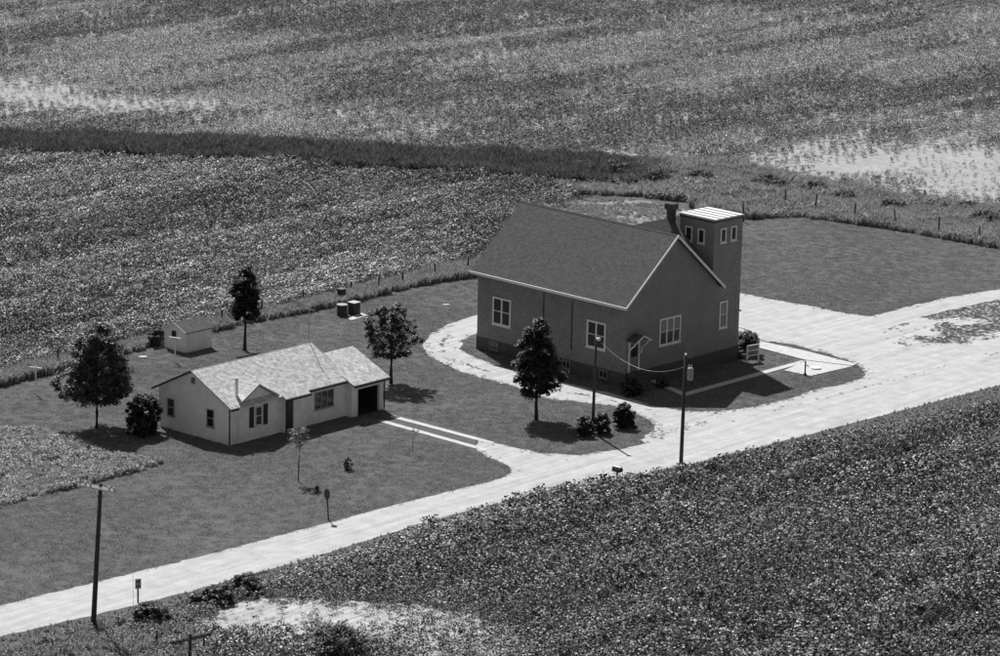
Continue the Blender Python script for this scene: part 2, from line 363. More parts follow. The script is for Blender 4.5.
# ------------------------------------------------------------------ building pieces (local units: x = a, y = b, z = h)
def pb(mb, plane, c, sg, u, h, d):
    """box lying on the wall plane: u range along the wall, h range, d = depth range outwards"""
    dd = (c + sg * d[0], c + sg * d[1])
    return mb.box(dd, u, h) if plane == 'x' else mb.box(u, dd, h)
def window(parent, plane, c, sg, u, h, cols=1, rows=2, fw=.075, mat='white_trim', bar=.05, blind=(), name='window', glass='glass'):
    u0, u1 = sorted(u); h0, h1 = sorted(h); fr = MB(S); d = (-.05, .05)
    pb(fr, plane, c, sg, (u0, u0 + fw), (h0, h1), d); pb(fr, plane, c, sg, (u1 - fw, u1), (h0, h1), d)
    pb(fr, plane, c, sg, (u0 + fw, u1 - fw), (h0, h0 + fw), d); pb(fr, plane, c, sg, (u0 + fw, u1 - fw), (h1 - fw, h1), d)
    cw = (u1 - u0 - 2 * fw - (cols - 1) * fw) / cols; panes = []
    for k in range(cols):
        s0 = u0 + fw + k * (cw + fw)
        if k: pb(fr, plane, c, sg, (s0 - fw, s0), (h0 + fw, h1 - fw), (-.05, .045))
        rh = (h1 - h0 - 2 * fw - (rows - 1) * bar) / rows
        for r in range(rows):
            t0 = h0 + fw + r * (rh + bar)
            if r: pb(fr, plane, c, sg, (s0, s0 + cw), (t0 - bar, t0), (-.05, .03))
            panes.append(((s0, s0 + cw), (t0, t0 + rh), r))
    w = fr.build(name, mat, parent)
    for (pu, ph, r) in panes:
        p = MB(S); pb(p, plane, c, sg, pu, ph, (-.04, .012)); p.build('pane', 'blind' if r in blind else glass, w)
    si = MB(S); pb(si, plane, c, sg, (u0 - .05, u1 + .05), (h0 - .06, h0 - .004), (-.03, .09)); si.build('sill', mat, w)
    return w
def slab(mb, pts, th):
    """roof slab from a planar outline, thickness straight down"""
    n = len(pts); lo = [(x, y, z - th) for x, y, z in pts]
    return mb.add(list(pts) + lo, [tuple(range(n)), tuple(range(n, 2 * n))[::-1]] + [(i, n + i, n + (i + 1) % n, (i + 1) % n) for i in range(n)])

# ------------------------------------------------------------------ brick church
CH = empty('church', (11.415 * S, 215.421 * S, 0), -.766, 'large dark brick church with steep shingle roof and flat-topped corner tower', 'church')
L0, W0, HE, HR = 14.11, 4.83, 5.42, 9.51
sl = (HR - HE) / W0; wy = 4.38; he_w = HR - sl * wy - .13
MB(S).prism([(-wy, .9), (wy, .9), (wy, he_w), (0, HR - .13), (-wy, he_w)], 'x', -L0 + .35, -.35).build('wall', 'brick', CH)
MB(S).box((-L0 + .32, -.32), (-wy - .03, wy + .03), (-.2, .898)).build('foundation', 'stone_dark', CH)
rf = slab(MB(S), [(-L0, -W0, HE), (0, -W0, HE), (0, 0, HR), (-L0, 0, HR)], .12).build('roof_slope', 'roof_dark', CH)
slab(MB(S), [(-L0, 0.002, HR), (0, 0.002, HR), (0, W0, HE), (-L0, W0, HE)], .12).build('roof_slope', 'roof_dark', CH)
MB(S).box((-L0, 0), (-W0 - .09, -W0 - .005), (HE - .17, HE + .0)).build('gutter', 'white_trim', CH)
for sg in (-1, 1):   # pale rake boards on the front gable
    slab(MB(S), [(.004, sg * .0, HR + .03), (.07, sg * 0, HR + .03), (.07, sg * (W0 + .06), HE - .02), (.004, sg * (W0 + .06), HE - .02)], .15 if sg < 0 else .2).build('rake_board', 'white_trim', CH)
rc = MB(S); rc.prism([(-.10, HR - .06), (0, HR + .035), (.10, HR - .06)], 'x', -L0 + .01, -.01); rc.build('ridge_cap', 'roof_dark', CH)
# windows of the long side and of the gable
window(CH, 'y', -wy, -1, (-12.33, -10.64), (2.03, 3.92), 2, 2, .12, bar=.05)
window(CH, 'y', -wy, -1, (-3.76, -2.1), (2.1, 3.92), 2, 2, .12, bar=.05)
window(CH, 'x', -.35, 1, (-1.15, .93), (2.21, 4.03), 3, 2, .11, bar=.04, blind=(1,))
for (a0, a1) in ((-12.55, -11.7), (-5.83, -5.1), (-2.54, -1.8)):
    window(CH, 'y', -wy - .03, -1, (a0, a1), (.26, .84), 2, 1, .09, 'weather_wood')
for a, z0, z1 in ((-7.66, .9, 5.0), (-5.1, 1.6, 4.9)):
    MB(S).tube([(a, -wy - .05, z0), (a, -wy - .05, z1)], .035, 6).build('downspout', 'stone_dark', CH)
MB(S).tube([(-6.95, -wy - .02, 4.75), (-6.0, -wy - .02, 3.7), (-5.15, -wy - .02, 2.95)], .014, 5).build('cable', 'metal_grey', CH)
# rear cross wing
xr = -4.1; ww = 2.4
MB(S).prism([(xr - ww + .25, .4), (xr + ww - .25, .4), (xr + ww - .25, HR - sl * (ww - .25) - .15), (xr, HR - .15), (xr - ww + .25, HR - sl * (ww - .25) - .15)], 'y', 3.5, 6.85).build('wing_wall', 'brick', CH)
slab(MB(S), [(xr, .02, HR - .01), (xr, 7.1, HR - .01), (xr + ww, 7.1, HR - sl * ww), (xr + ww, 2.4, HR - sl * ww)], .12).build('roof_slope', 'roof_mid', CH)
slab(MB(S), [(xr - .002, .02, HR - .01), (xr - ww, 2.4, HR - sl * ww), (xr - ww, 7.1, HR - sl * ww), (xr - .002, 7.1, HR - .01)], .12).build('roof_slope', 'roof_mid', CH)
# corner tower
tx0, tx1, ty0, ty1, th_ = -3.45, -.45, 4.12, 7.0, 9.66
tw = MB(S).box((tx0, tx1), (ty0, ty1), (.9, th_)).build('tower', 'brick', CH)
MB(S).box((tx0 - .03, tx1 + .03), (ty0 + .3, ty1 + .03), (-.2, .896)).build('foundation', 'stone_dark', CH)
MB(S).box((tx0 - .04, tx1 + .04), (ty0 - .04, ty1 + .04), (th_ + .002, th_ + .16)).build('cornice', 'stone_dark', tw)
MB(S).box((tx0 - .09, tx1 + .09), (ty0 - .09, ty1 + .09), (th_ + .162, th_ + .2)).build('roof_edge', 'metal_grey', tw)
nst = 5; wst = (ty1 - ty0 + .14) / nst
for k in range(nst):
    y0 = ty0 - .07 + k * wst
    slab(MB(S), [(tx0 - .07, y0 + .085, th_ + .25), (tx1 + .07, y0 + .085, th_ + .25), (tx1 + .07, y0 + wst - .085, th_ + .25), (tx0 - .07, y0 + wst - .085, th_ + .25)], .046).build('roof_panel', 'white_trim', tw)
MB(S).box((tx0 - .06, tx1 + .06), (ty0 - .06, ty1 + .06), (th_ + .202, th_ + .206)).build('roof_deck', 'dark_paint', tw)
for u in ((4.74, 5.32), (5.78, 6.37)): window(tw, 'x', tx1, 1, u, (8.24, 9.22), 1, 1, .09)
for u in ((-2.95, -2.33), (-1.84, -1.25)): window(tw, 'y', ty0, -1, u, (8.12, 9.12), 1, 1, .09)
window(tw, 'x', tx1, 1, (4.93, 5.72), (2.4, 4.22), 1, 2, .10, blind=(1,))
# hood and railing of the tower's side entrance
slab(MB(S), [(-2.3, ty1 + .002, 3.5), (-2.3, ty1 + .75, 3.15), (-.9, ty1 + .75, 3.15), (-.9, ty1 + .002, 3.5)], .1).build('door_hood', 'dark_paint', tw)
st = MB(S).box((-2.6, -.9), (ty1 + .06, ty1 + 1.25), (0, .85))
for k in range(4): st.box((-.9 + k * .3, -.6 + k * .3), (ty1 + .06, ty1 + 1.25), (0, .68 - k * .17))
st.build('steps', 'stone_dark', CH)
yb = ty1 + 1.2
for a, z0, z1 in ((-2.5, .85, 1.78), (-1.7, .85, 1.78), (-.9, .85, 1.78), (.05, .18, 1.3)): MB(S).tube([(a, yb, z0), (a, yb, z1)], .022, 6).build('rail_post', 'metal_grey', CH)
for dz, r_ in ((0, .022), (-.42, .016)): MB(S).tube([(-2.5, yb, 1.78 + dz), (-.9, yb, 1.78 + dz), (.05, yb, 1.3 + dz)], r_, 6).build('hand_rail', 'metal_grey', CH)
# chimney behind the ridge
cx, cy = -3.95, 3.78
chm = MB(S).box((cx - .22, cx + .22), (cy - .22, cy + .22), (7.6, 10.1)).build('chimney', 'stone_dark', CH)
MB(S).box((cx - .33, cx + .33), (cy - .33, cy + .33), (10.102, 10.5)).build('chimney_cap', 'stone_dark', chm)
# small gabled hood over the side door in the gable wall
dr = MB(S).box((-.4, -.29), (-4.02, -3.2), (.95, 2.9)).build('door', 'weather_wood', CH)
for u in ((-4.14, -4.02), (-3.2, -3.08)): MB(S).box((-.4, -.27), u, (.95, 2.98)).build('door_frame', 'white_trim', CH)
MB(S).box((-.4, -.27), (-4.02, -3.2), (2.9, 2.98)).build('door_frame', 'white_trim', CH)
MB(S).box((-.3, -.27), (-3.9, -3.32), (1.95, 2.75)).build('pane', 'glass', dr)
for sg in (-1, 1):
    slab(MB(S), [(-.34, -3.6 + sg * .002, 3.5), (.5, -3.6 + sg * .002, 3.5), (.5, -3.6 + sg * .74, 3.12), (-.34, -3.6 + sg * .74, 3.12)], .07).build('hood_slope', 'roof_dark', CH)
    MB(S).tube([(.42, -3.6 + sg * .6, 3.1), (.25, -3.6 + sg * .6, 2.85), (-.15, -3.6 + sg * .6, 2.5), (-.25, -3.6 + sg * .6, 2.1)], .045, 6).build('bracket', 'white_trim', CH)
    slab(MB(S), [(.502, -3.6 + sg * .002, 3.5), (.54, -3.6 + sg * .002, 3.5), (.54, -3.6 + sg * .76, 3.11), (.502, -3.6 + sg * .76, 3.11)], .09).build('hood_trim', 'white_trim', CH)
st = MB(S)
for k in range(5): st.box((-.3 + k * .3, 0. + k * .3), (-4.2, -3.0), (0, .93 - k * .185))
st.build('steps', 'stone_dark', CH)

# ------------------------------------------------------------------ ranch house with garage
HO = empty('house', (-18.596 * S, 198.475 * S, 0), -.722, 'low pale house with mottled light roof and dark open garage', 'house')
hr, k_ = 4.12, .493
def mp(a): return hr - k_ * abs(a)
MB(S).prism([(-3.06, .0), (3.06, .0), (3.06, mp(3.06) - .11), (0, hr - .11), (-3.06, mp(3.06) - .11)], 'y', .25, 10.15).build('wall', 'siding', HO)
MB(S).box((3.0, 3.42), (4.62, 6.5), (0, mp(3.42) - .11)).build('wall', 'siding', HO)
MB(S).box((3.0, 3.16), (6.5, 10.25), (0, mp(3.16) - .11)).build('wall', 'siding', HO)
MB(S).prism([(1.0, .0), (4.3, .0), (4.3, 2.32), (2.52, 3.36), (1.0, 2.42)], 'x', 2.2, 3.10).build('front_gable', 'siding', HO)
# roof
slab(MB(S), [(0, 0, hr), (3.5, 0, mp(3.5)), (3.5, 4.36, mp(3.5)), (3.76, 4.36, mp(3.76)), (3.76, 6.5, mp(3.76)), (3.52, 6.5, mp(3.52)), (3.52, 10.28, mp(3.52)), (0, 10.28, hr)], .1).build('roof_slope', 'roof_light', HO)
slab(MB(S), [(0, 0, hr - .001), (0, 10.28, hr - .001), (-3.42, 10.28, mp(3.42)), (-3.42, 0, mp(3.42))], .1).build('roof_slope', 'roof_light', HO)
by, bh = 2.52, 3.47; ae = 3.3
a_top = (hr - bh) / k_ - .08; bl, brr = .85, 4.3; sb = (bh - 2.5) / (by - bl); zl = bh - sb * (by - bl); zr = bh - sb * (brr - by)
slab(MB(S), [(a_top, by, bh), (ae, by, bh), (ae, bl, zl), ((hr - zl) / k_ - .08, bl, zl)], .08).build('roof_slope', 'roof_light', HO)
slab(MB(S), [(a_top, by + .002, bh), ((hr - zr) / k_ - .08, brr, zr), (ae, brr, zr), (ae, by + .002, bh)], .08).build('roof_slope', 'roof_light', HO)
for (b0, z0, b1, z1) in ((bl, zl, by, bh), (by, bh, brr, zr)):
    slab(MB(S), [(ae + .002, b0, z0 + .015), (ae + .05, b0, z0 + .015), (ae + .05, b1, z1 + .015), (ae + .002, b1, z1 + .015)], .11).build('rake_board', 'metal_grey', HO)
# garage
gr, ga, gk, ge = 3.56, .9, .432, 4.14
def gp(a): return gr - gk * abs(a - ga)
slab(MB(S), [(ga, 9.92, gr), (ge, 9.92, gp(ge)), (ge, 13.15, gp(ge)), (ga, 13.15, gr)], .1).build('roof_slope', 'roof_light', HO)
slab(MB(S), [(ga - .002, 9.92, gr), (ga - .002, 13.15, gr), (ga - 3.2, 13.15, gp(ge) + .02), (ga - 3.2, 9.92, gp(ge) + .02)], .1).build('roof_slope', 'roof_light', HO)
gf = 3.72; zt = gp(gf) - .11
MB(S).box((gf - .15, gf), (10.16, 10.68), (0, zt)).build('garage_front', 'siding', HO)
MB(S).box((gf - .15, gf), (12.62, 13.0), (0, zt)).build('garage_front', 'siding', HO)
MB(S).box((gf - .15, gf), (10.68, 12.62), (1.72, zt)).build('garage_front', 'siding', HO)
for b0, b1, mt_ in ((12.85, 13.0, 'siding'), (10.16, 10.3, 'siding')):
    MB(S).prism([(-2.1, 0), (gf - .152, 0), (gf - .152, gp(gf - .152) - .11), (ga, gr - .11), (-2.1, gp(-2.1) - .11)], 'y', b0, b1).build('garage_side', mt_, HO)
MB(S).box((-2.12, -2.0), (10.3, 12.85), (0, 2.1)).build('garage_back', 'interior_shade', HO)
MB(S).box((-1.98, gf - .02), (10.31, 12.84), (.0, .03)).build('garage_floor', 'interior_shade', HO)
MB(S).box((-1.95, gf - .16), (12.8, 12.848), (.032, 2.1)).build('garage_shade_lining', 'interior_shade', HO); MB(S).box((-1.95, gf - .16), (10.302, 10.34), (.032, 2.1)).build('garage_shade_lining', 'interior_shade', HO)  # added dark sheets, shade painted over the pale side walls
# overhead door raised under the garage ceiling
MB(S).box((.9, gf - .2), (10.72, 12.58), (1.78, 1.83)).build('garage_door', 'weather_wood', HO)
jb = MB(S)
for u in ((10.60, 10.68), (12.62, 12.70)): pb(jb, 'x', gf, 1, u, (0, 1.8), (.002, .04))
pb(jb, 'x', gf, 1, (10.68, 12.62), (1.72, 1.8), (.002, .04)); jb.build('door_frame', 'white_trim', HO)
# windows and door
window(HO, 'y', .25, -1, (-2.3, -1.69), (.86, 1.95), 1, 2, .045, 'metal_grey', .06); window(HO, 'y', .25, -1, (1.17, 1.79), (.86, 1.95), 1, 2, .045, 'metal_grey', .06)
window(HO, 'x', 3.10, 1, (2.4, 2.98), (.82, 2.02), 1, 2, .06, 'white_trim', .05)
for u in ((1.92, 2.28), (3.1, 3.45)): 
    q = MB(S); pb(q, 'x', 3.10, 1, u, (.78, 2.06), (-.02, .04)); q.build('shutter', 'dark_paint', HO)
window(HO, 'x', 3.16, 1, (7.42, 9.1), (.88, 1.98), 3, 1, .055, 'metal_grey', .04)
q = MB(S); pb(q, 'x', 3.42, 1, (4.78, 5.3), (.22, 2.02), (-.02, .03)); dd = q.build('door', 'dark_paint', HO)
q = MB(S); pb(q, 'x', 3.45, 1, (4.88, 5.2), (1.1, 1.9), (-.01, .012)); q.build('pane', 'glass', dd)
q = MB(S); pb(q, 'x', 3.42, 1, (5.3, 5.4), (.2, 2.1), (-.02, .04)); q.build('door_frame', 'white_trim', HO)
MB(S).box((3.43, 4.2), (4.7, 6.0), (0, .14)).build('door_step', 'concrete', HO)
q = MB(S); pb(q, 'y', .25, -1, (-.2, .12), (3.27, 3.65), (-.02, .04)); q.build('gable_vent', 'weather_wood', HO)
# gutters and downspouts
g = MB(S); g.box((3.502, 3.58), (0, .62), (mp(3.5) - .15, mp(3.5) - .02)); g.build('gutter', 'dark_paint', HO)
MB(S).box((3.762, 3.85), (4.38, 6.5), (mp(3.76) - .15, mp(3.76) - .02)).build('gutter', 'dark_paint', HO)
MB(S).box((3.522, 3.60), (6.504, 9.9), (mp(3.52) - .15, mp(3.52) - .02)).build('gutter', 'dark_paint', HO)
MB(S).box((ge + .002, ge + .08), (9.92, 13.15), (gp(ge) - .15, gp(ge) - .02)).build('gutter', 'dark_paint', HO)
for a, b_, zt_ in ((3.1, .22, 2.45), (3.47, 4.66, 2.2), (gf + .04, 13.0, 2.1)):
    MB(S).tube([(a + .3, b_, zt_), (a + .05, b_, zt_ - .22), (a + .05, b_, .05)], .05, 6).build('downspout', 'dark_paint', HO)
slab(MB(S), [(-3.45, -.04, mp(3.45) + .01), (0, -.04, hr + .01), (0, -.002, hr + .01), (-3.45, -.002, mp(3.45) + .01)], .11).build('rake_board', 'dark_paint', HO)
slab(MB(S), [(0, 10.282, hr + .015), (1.75, 10.282, mp(1.75) + .015), (1.75, 10.33, mp(1.75) + .015), (0, 10.33, hr + .015)], .14).build('rake_board', 'metal_grey', HO)
MB(S).prism([(-.09, hr - .05), (0, hr + .02), (.09, hr - .05)], 'y', .01, 10.27).build('ridge_cap', 'roof_light', HO)
# white flue pipe and television mast
MB(S).tube([(2.62, 1.32, 2.4), (2.62, 1.32, 3.95)], .10, 8).build('flue_pipe', 'white_paint', HO)
ms = MB(S).tube([(-.1, 10.2, 3.9), (-.1, 10.2, 6.35)], .028, 6).build('antenna_mast', 'metal_grey', HO)
aa = MB(S); aa.tube([(-.5, 10.2, 6.25), (.4, 10.2, 6.25)], .01, 4)
for k in range(5): aa.tube([(-.45 + k * .2, 9.95 + k * .03, 6.25), (-.45 + k * .2, 10.45 - k * .03, 6.25)], .007, 4)
aa.build('antenna', 'metal_grey', ms)

# ------------------------------------------------------------------ garden shed
sp0 = at(185.7, 353.3)
SH = empty('shed', (sp0[0], sp0[1], 0), -.722, 'small white gabled shed with dark roof beside the bean field', 'shed')
sw, sl_, se, sr = 2.05, 2.4, 1.42, 1.95
ks = (sr - se) / (sw / 2 + .12)
MB(S).prism([(-sw, -.05), (0, -.05), (0, sr - ks * sw / 2 - .07), (-sw / 2, sr - .07), (-sw, sr - ks * sw / 2 - .07)], 'y', 0, sl_).build('wall', 'siding', SH)
for sg in (-1, 1):
    slab(MB(S), [(-sw / 2 + sg * .001, -.12, sr), (-sw / 2 + sg * .001, sl_ + .12, sr), (-sw / 2 + sg * (sw / 2 + .14), sl_ + .12, se - .02), (-sw / 2 + sg * (sw / 2 + .14), -.12, se - .02)], .06).build('roof_slope', 'roof_mid', SH)
    slab(MB(S), [(-sw / 2 + sg * .001, -.15, sr + .005), (-sw / 2 + sg * .001, -.122, sr + .005), (-sw / 2 + sg * (sw / 2 + .14), -.122, se - .015), (-sw / 2 + sg * (sw / 2 + .14), -.15, se - .015)], .09).build('rake_board', 'white_paint', SH)
window(SH, 'y', 0, -1, (-1.3, -.92), (.86, 1.34), 1, 2, .04, 'dark_paint', .03)

# ------------------------------------------------------------------ poles, wires, signs
def pole_at(name, px, h, lean, label, arm=None, group='utility poles beside the road', r0=.15, r1=.1):
    p = at(*px); o = empty(name, (p[0], p[1], 0), 0, label, 'pole', group)
    MB().tube([(0, 0, -.2), (lean[0] * .5, lean[1] * .5, h / 2), (lean[0], lean[1], h)], [r0, (r0 + r1) / 2, r1], 10).build('pole_shaft', 'pole_wood', o, True)
    if arm:
        (ux, uy), ln, dz = arm; d = Vector((ux, uy, 0)).normalized(); c = Vector((lean[0], lean[1], h - dz)); n_ = Vector((-d.y, d.x, 0)) * (-.12)
        b = MB(); e0, e1 = c - d * ln / 2 + n_, c + d * ln / 2 + n_
        b.tube([e0, e1], .13 if ux * uy < 0 else .09, 4); ca = b.build('crossarm', 'lit_arm_wood' if ux * uy < 0 else 'pole_wood', o)
        for t in (-.46, -.3, .3, .46):
            q = c + d * ln * t + n_
            MB().tube([q + Vector((0, 0, .06)), q + Vector((0, 0, .14)), q + Vector((0, 0, .15)), q + Vector((0, 0, .24))], [.02, .02, .065, .05], 8).build('insulator', 'white_trim', ca)
        br = MB()
        for t in (-.25, .25): br.tube([c + d * ln * t + n_ - Vector((0, 0, .05)), c + n_ * .8 - Vector((0, 0, .75))], .018, 5)
        br.build('brace', 'metal_grey', o)
    return o
P1 = pole_at('utility_pole', (93, 629), 9.15, (.52, 0), 'tall leaning utility pole with crossarm in the roadside weeds', ((1, -.6), 2.35, .25), r0=.17, r1=.12)
pe = at(133, 574); pb_ = at(93, 629)
MB().tube([(.5, 0, 8.6), (pe[0] - pb_[0], pe[1] - pb_[1], .02)], .011, 4).build('guy_wire', 'dark_paint', P1)
P4 = pole_at('utility_pole', (188, 786), 8.5, (.1, 0), 'utility pole cut off by bottom edge, only its crossarm top showing', ((1, .85), 2.5, .22))
P2 = pole_at('utility_pole', (592.5, 433), 7.25, (.06, 0), 'slim pole with small lamp rising behind the twin shrubs', r0=.13, r1=.09)
MB().tube([(.06, 0, 7.1), (.1, -.1, 7.28), (.22, -.3, 7.3)], .03, 6).build('lamp_arm', 'metal_pale', P2)
MB().tube([(.22, -.3, 7.32), (.22, -.3, 7.3), (.22, -.3, 7.2), (.22, -.3, 7.1)], [.05, .16, .18, .12], 10).build('lamp_head', 'metal_pale', P2, True)
P3 = pole_at('utility_pole', (681, 462), 7.85, (.06, 0), 'utility pole carrying a grey transformer can at the field edge', r0=.15, r1=.11)
MB().tube([(.42, -.05, 6.1), (.42, -.05, 6.15), (.42, -.05, 6.95), (.42, -.05, 7.0)], [.2, .22, .22, .17], 14).build('transformer', 'metal_grey', P3, True)
for dx in (-.09, .09): MB().tube([(.42 + dx, -.05, 7.0), (.42 + dx, -.05, 7.2)], .035, 6).build('bushing', 'white_trim', P3)
MB().tube([(.06, 0, 6.6), (.3, -.05, 6.6)], .035, 6).build('mount', 'metal_grey', P3)
MB().tube([(.06, 0, 7.85), (.06, 0, 8.02)], [.05, .09], 8).build('insulator', 'white_trim', P3)
w0 = Vector(at(592.5, 433)) + Vector((.2, -.3, 7.2)); w1 = Vector(at(681, 462)) + Vector((.2, 0, 7.15))
wm = MB(); wm.tube([w0.lerp(w1, t) - Vector((0, 0, 1.25 * 4 * t * (1 - t))) for t in [i / 20 for i in range(21)]], .008, 5)
tag(wm.build('service_wire', 'metal_pale'), 'pale sagging wire strung between the lamp pole and transformer pole', 'wire')
def post_sign(name, px, h, label, cat, mk, yaw=0):
    p = at(*px); o = empty(name, (p[0], p[1], 0), yaw, label, cat); MB().box((-.045, .045), (-.03, .03), (-.2, h)).build('post', 'pole_wood', o); mk(o, h); return o
def sign_rect(o, h):
    MB().box((-.19, .19), (-.05, -.034), (h - .62, h + .02)).build('panel', 'metal_grey', o)
    for z0 in (-.5, -.2): MB().box((-.11, .11), (-.056, -.051), (h + z0, h + z0 + .09)).build('marking', 'dark_paint', o)
post_sign('road_sign', (138, 603), 1.55, 'small rectangular sign on a post at near edge of road', 'sign', sign_rect, .4)
def sign_oval(o, h):
    b = MB(); n = 20; vs = [(0.21 * math.cos(2 * math.pi * k / n), -.05, h - .38 + .38 * math.sin(2 * math.pi * k / n)) for k in range(n)]
    b.add(vs + [(x, -.034, z) for x, y, z in vs], [tuple(range(n)), tuple(range(n, 2 * n))[::-1]] + [(i, n + i, n + (i + 1) % n, (i + 1) % n) for i in range(n)])
    b.build('panel', 'rust', o)
os_ = post_sign('road_sign', (328.5, 520), 2.2, 'dark rounded sign on leaning post at lawn edge of road', 'sign', sign_oval, .3); os_.rotation_euler = (0, -.07, .3)
p = at(617, 480); mbx = empty('mailbox', (p[0], p[1], -.3), -.722, 'dark mailbox with pale top at the road edge of the bean field', 'mailbox')
MB().box((-.05, .05), (-.05, .05), (-.2, .92)).build('post', 'pole_wood', mbx)
b = MB(); b.prism([(-.2, .92), (.2, .92), (.2, 1.12), (.14, 1.22), (.05, 1.26), (-.05, 1.26), (-.14, 1.22), (-.2, 1.12)], 'x', -.34, .34); b.build('box', 'rust', mbx)
MB().box((-.34, .34), (-.1, .1), (1.262, 1.275)).build('box_top', 'white_paint', mbx)
MB().box((.342, .355), (-.19, .19), (.93, 1.14)).build('lid', 'dark_paint', mbx); MB().box((.05, .25), (.205, .22), (1.05, 1.3)).build('flag', 'white_paint', mbx)
# notice board by the church tower
p = at(746.6, 363); q = at(758.2, 361); nbv = (q - p)[:2]; ln = float(np.linalg.norm(nbv)); NB = empty('notice_board', (p[0], p[1], 0), math.atan2(nbv[1], nbv[0]), 'white framed notice board beside the round bush at church tower', 'notice board')
for x in (0, ln): MB().box((x - .045, x + .045), (-.045, .045), (-.1, 1.45)).build('post', 'white_paint', NB)
for z0 in (.5, .92, 1.34): MB().box((.047, ln - .047), (-.03, .03), (z0 + .03, z0 + .09)).build('rail', 'white_paint', NB)
for z0 in (.592, 1.012): MB().box((.062, ln - .062), (-.015, .015), (z0, z0 + .325)).build('panel', 'weather_wood', NB)
# pump on its slab and round lid
p = at(805, 375.5); PU = empty('hand_pump', (p[0], p[1], .05), 0, 'slim dark pump standing on corner of concrete slab', 'pump')
MB().tube([(0, 0, 0), (0, 0, .12), (0, 0, .13), (0, 0, .95), (0, 0, 1.1)], [.13, .13, .06, .06, .07], 8).build('standpipe', 'dark_paint', PU)
MB().tube([(0, 0, .8), (.18, -.1, .8), (.24, -.13, .7)], .035, 6).build('spout', 'dark_paint', PU); MB().tube([(0, 0, 1.06), (-.22, .1, 1.1), (-.4, .2, .9)], .02, 6).build('handle', 'dark_paint', PU)
p = at(816, 369.2); o = MB().tube([(0, 0, 0), (0, 0, .1), (0, 0, .13)], [.42, .42, .34], 20).build('well_cover', 'white_paint'); o.location = (p[0], p[1], .055); tag(o, 'round white well cover on the concrete slab', 'well cover')
# walks
sheet('walkway', poly_at([(757, 341), (806, 351.5), (856, 364.4), (853, 366.2), (806, 360.6), (758, 348)]), .06, 'concrete', 0, 1, .1)
sheet('concrete_slab', poly_at([(806.5, 361.1), (852.5, 366.7), (811, 376.4), (784, 371)]), .055, 'concrete', 0, 1, .1)
strip('walkway', (805, 361.5), (683, 395.2), .62, .05, 'concrete', .09)
strip('walkway', (686, 395.6), (643, 376.5), .62, .046, 'concrete', .085)
# white T-shaped clothes posts
for px, h, yaw, lb in (((36, 394.5), 2.25, -.35, 'white T-shaped clothesline post at far left of lawn'), ((175, 362.6), 1.95, -.45, 'white T-shaped clothesline post in front of the shed')):
    p = at(*px); o = empty('clothesline_post', (p[0], p[1], 0), yaw, lb, 'clothes post', 'clothesline posts on the lawn')
    MB().tube([(0, 0, -.2), (0, 0, h)], .05, 8).build('post', 'white_paint', o); zc = h - .22 if px[0] < 100 else h
    MB().box((-.52, .52), (-.05, .05), (zc + .002, zc + .1)).build('crossbar', 'white_paint', o)
# drums near the fence
def drum(px, r, h, label, top, lid, sq=False):
    p = at(*px); o = empty('storage_drum', (p[0], p[1], 0), -.722, label, 'drum', 'drums by the field fence')
    if sq:
        MB().box((-r, r), (-r, r), (0, h)).build('body', 'rust', o); MB().box((-r - .05, r + .05), (-r - .05, r + .05), (h + .002, h + .07)).build('lid', lid, o)
    else:
        MB().tube([(0, 0, 0), (0, 0, h * .33), (0, 0, h * .34), (0, 0, h * .36), (0, 0, h * .37), (0, 0, h)], [r, r, r * 1.04, r * 1.04, r, r], 20).build('body', 'rust', o)
        MB().tube([(0, 0, h + .002), (0, 0, h + .05)], [r * 1.06, r * 1.06], 20).build('rim', lid, o)
drum((342, 315.5), .44, .92, 'dark round drum with pale rim on the lawn by the fence', 0, 'metal_grey')
drum((354, 314.2), .36, 1.0, 'square dark bin with pale lid beside the round drum', 0, 'concrete', True)
drum((341.5, 300), .26, .95, 'grey narrow bin standing in tall grass behind the drum', 0, 'weather_wood', True)
sheet('concrete_pad', poly_at([(348, 319), (351, 321), (368, 316), (362, 313.5), (357, 315)]), .06, 'concrete', 0, 1, .08)
for px, r, lb in (((446, 305.5), .42, 'flat pale stone lying in lawn near the loop drive'), ((143, 357.6), .5, 'pale plank lying on lawn near the shed'), ((386, 388), .35, 'small pale stone at the garage corner under the tree')):
    p = at(*px); b = MB(); n = 9
    ring = [(r * math.cos(2 * math.pi * k / n) * random.uniform(.8, 1.1), r * .55 * math.sin(2 * math.pi * k / n) * random.uniform(.8, 1.1)) for k in range(n)]
    b.add([(x, y, -.02) for x, y in ring] + [(x * .85, y * .85, .1 + random.uniform(-.02, .02)) for x, y in ring], [tuple(range(n))[::-1], tuple(range(n, 2 * n))] + [(i, (i + 1) % n, n + (i + 1) % n, n + i) for i in range(n)])
    o = b.build('flat_stone', 'concrete'); o.location = (p[0], p[1], 0); tag(o, lb, 'stone')

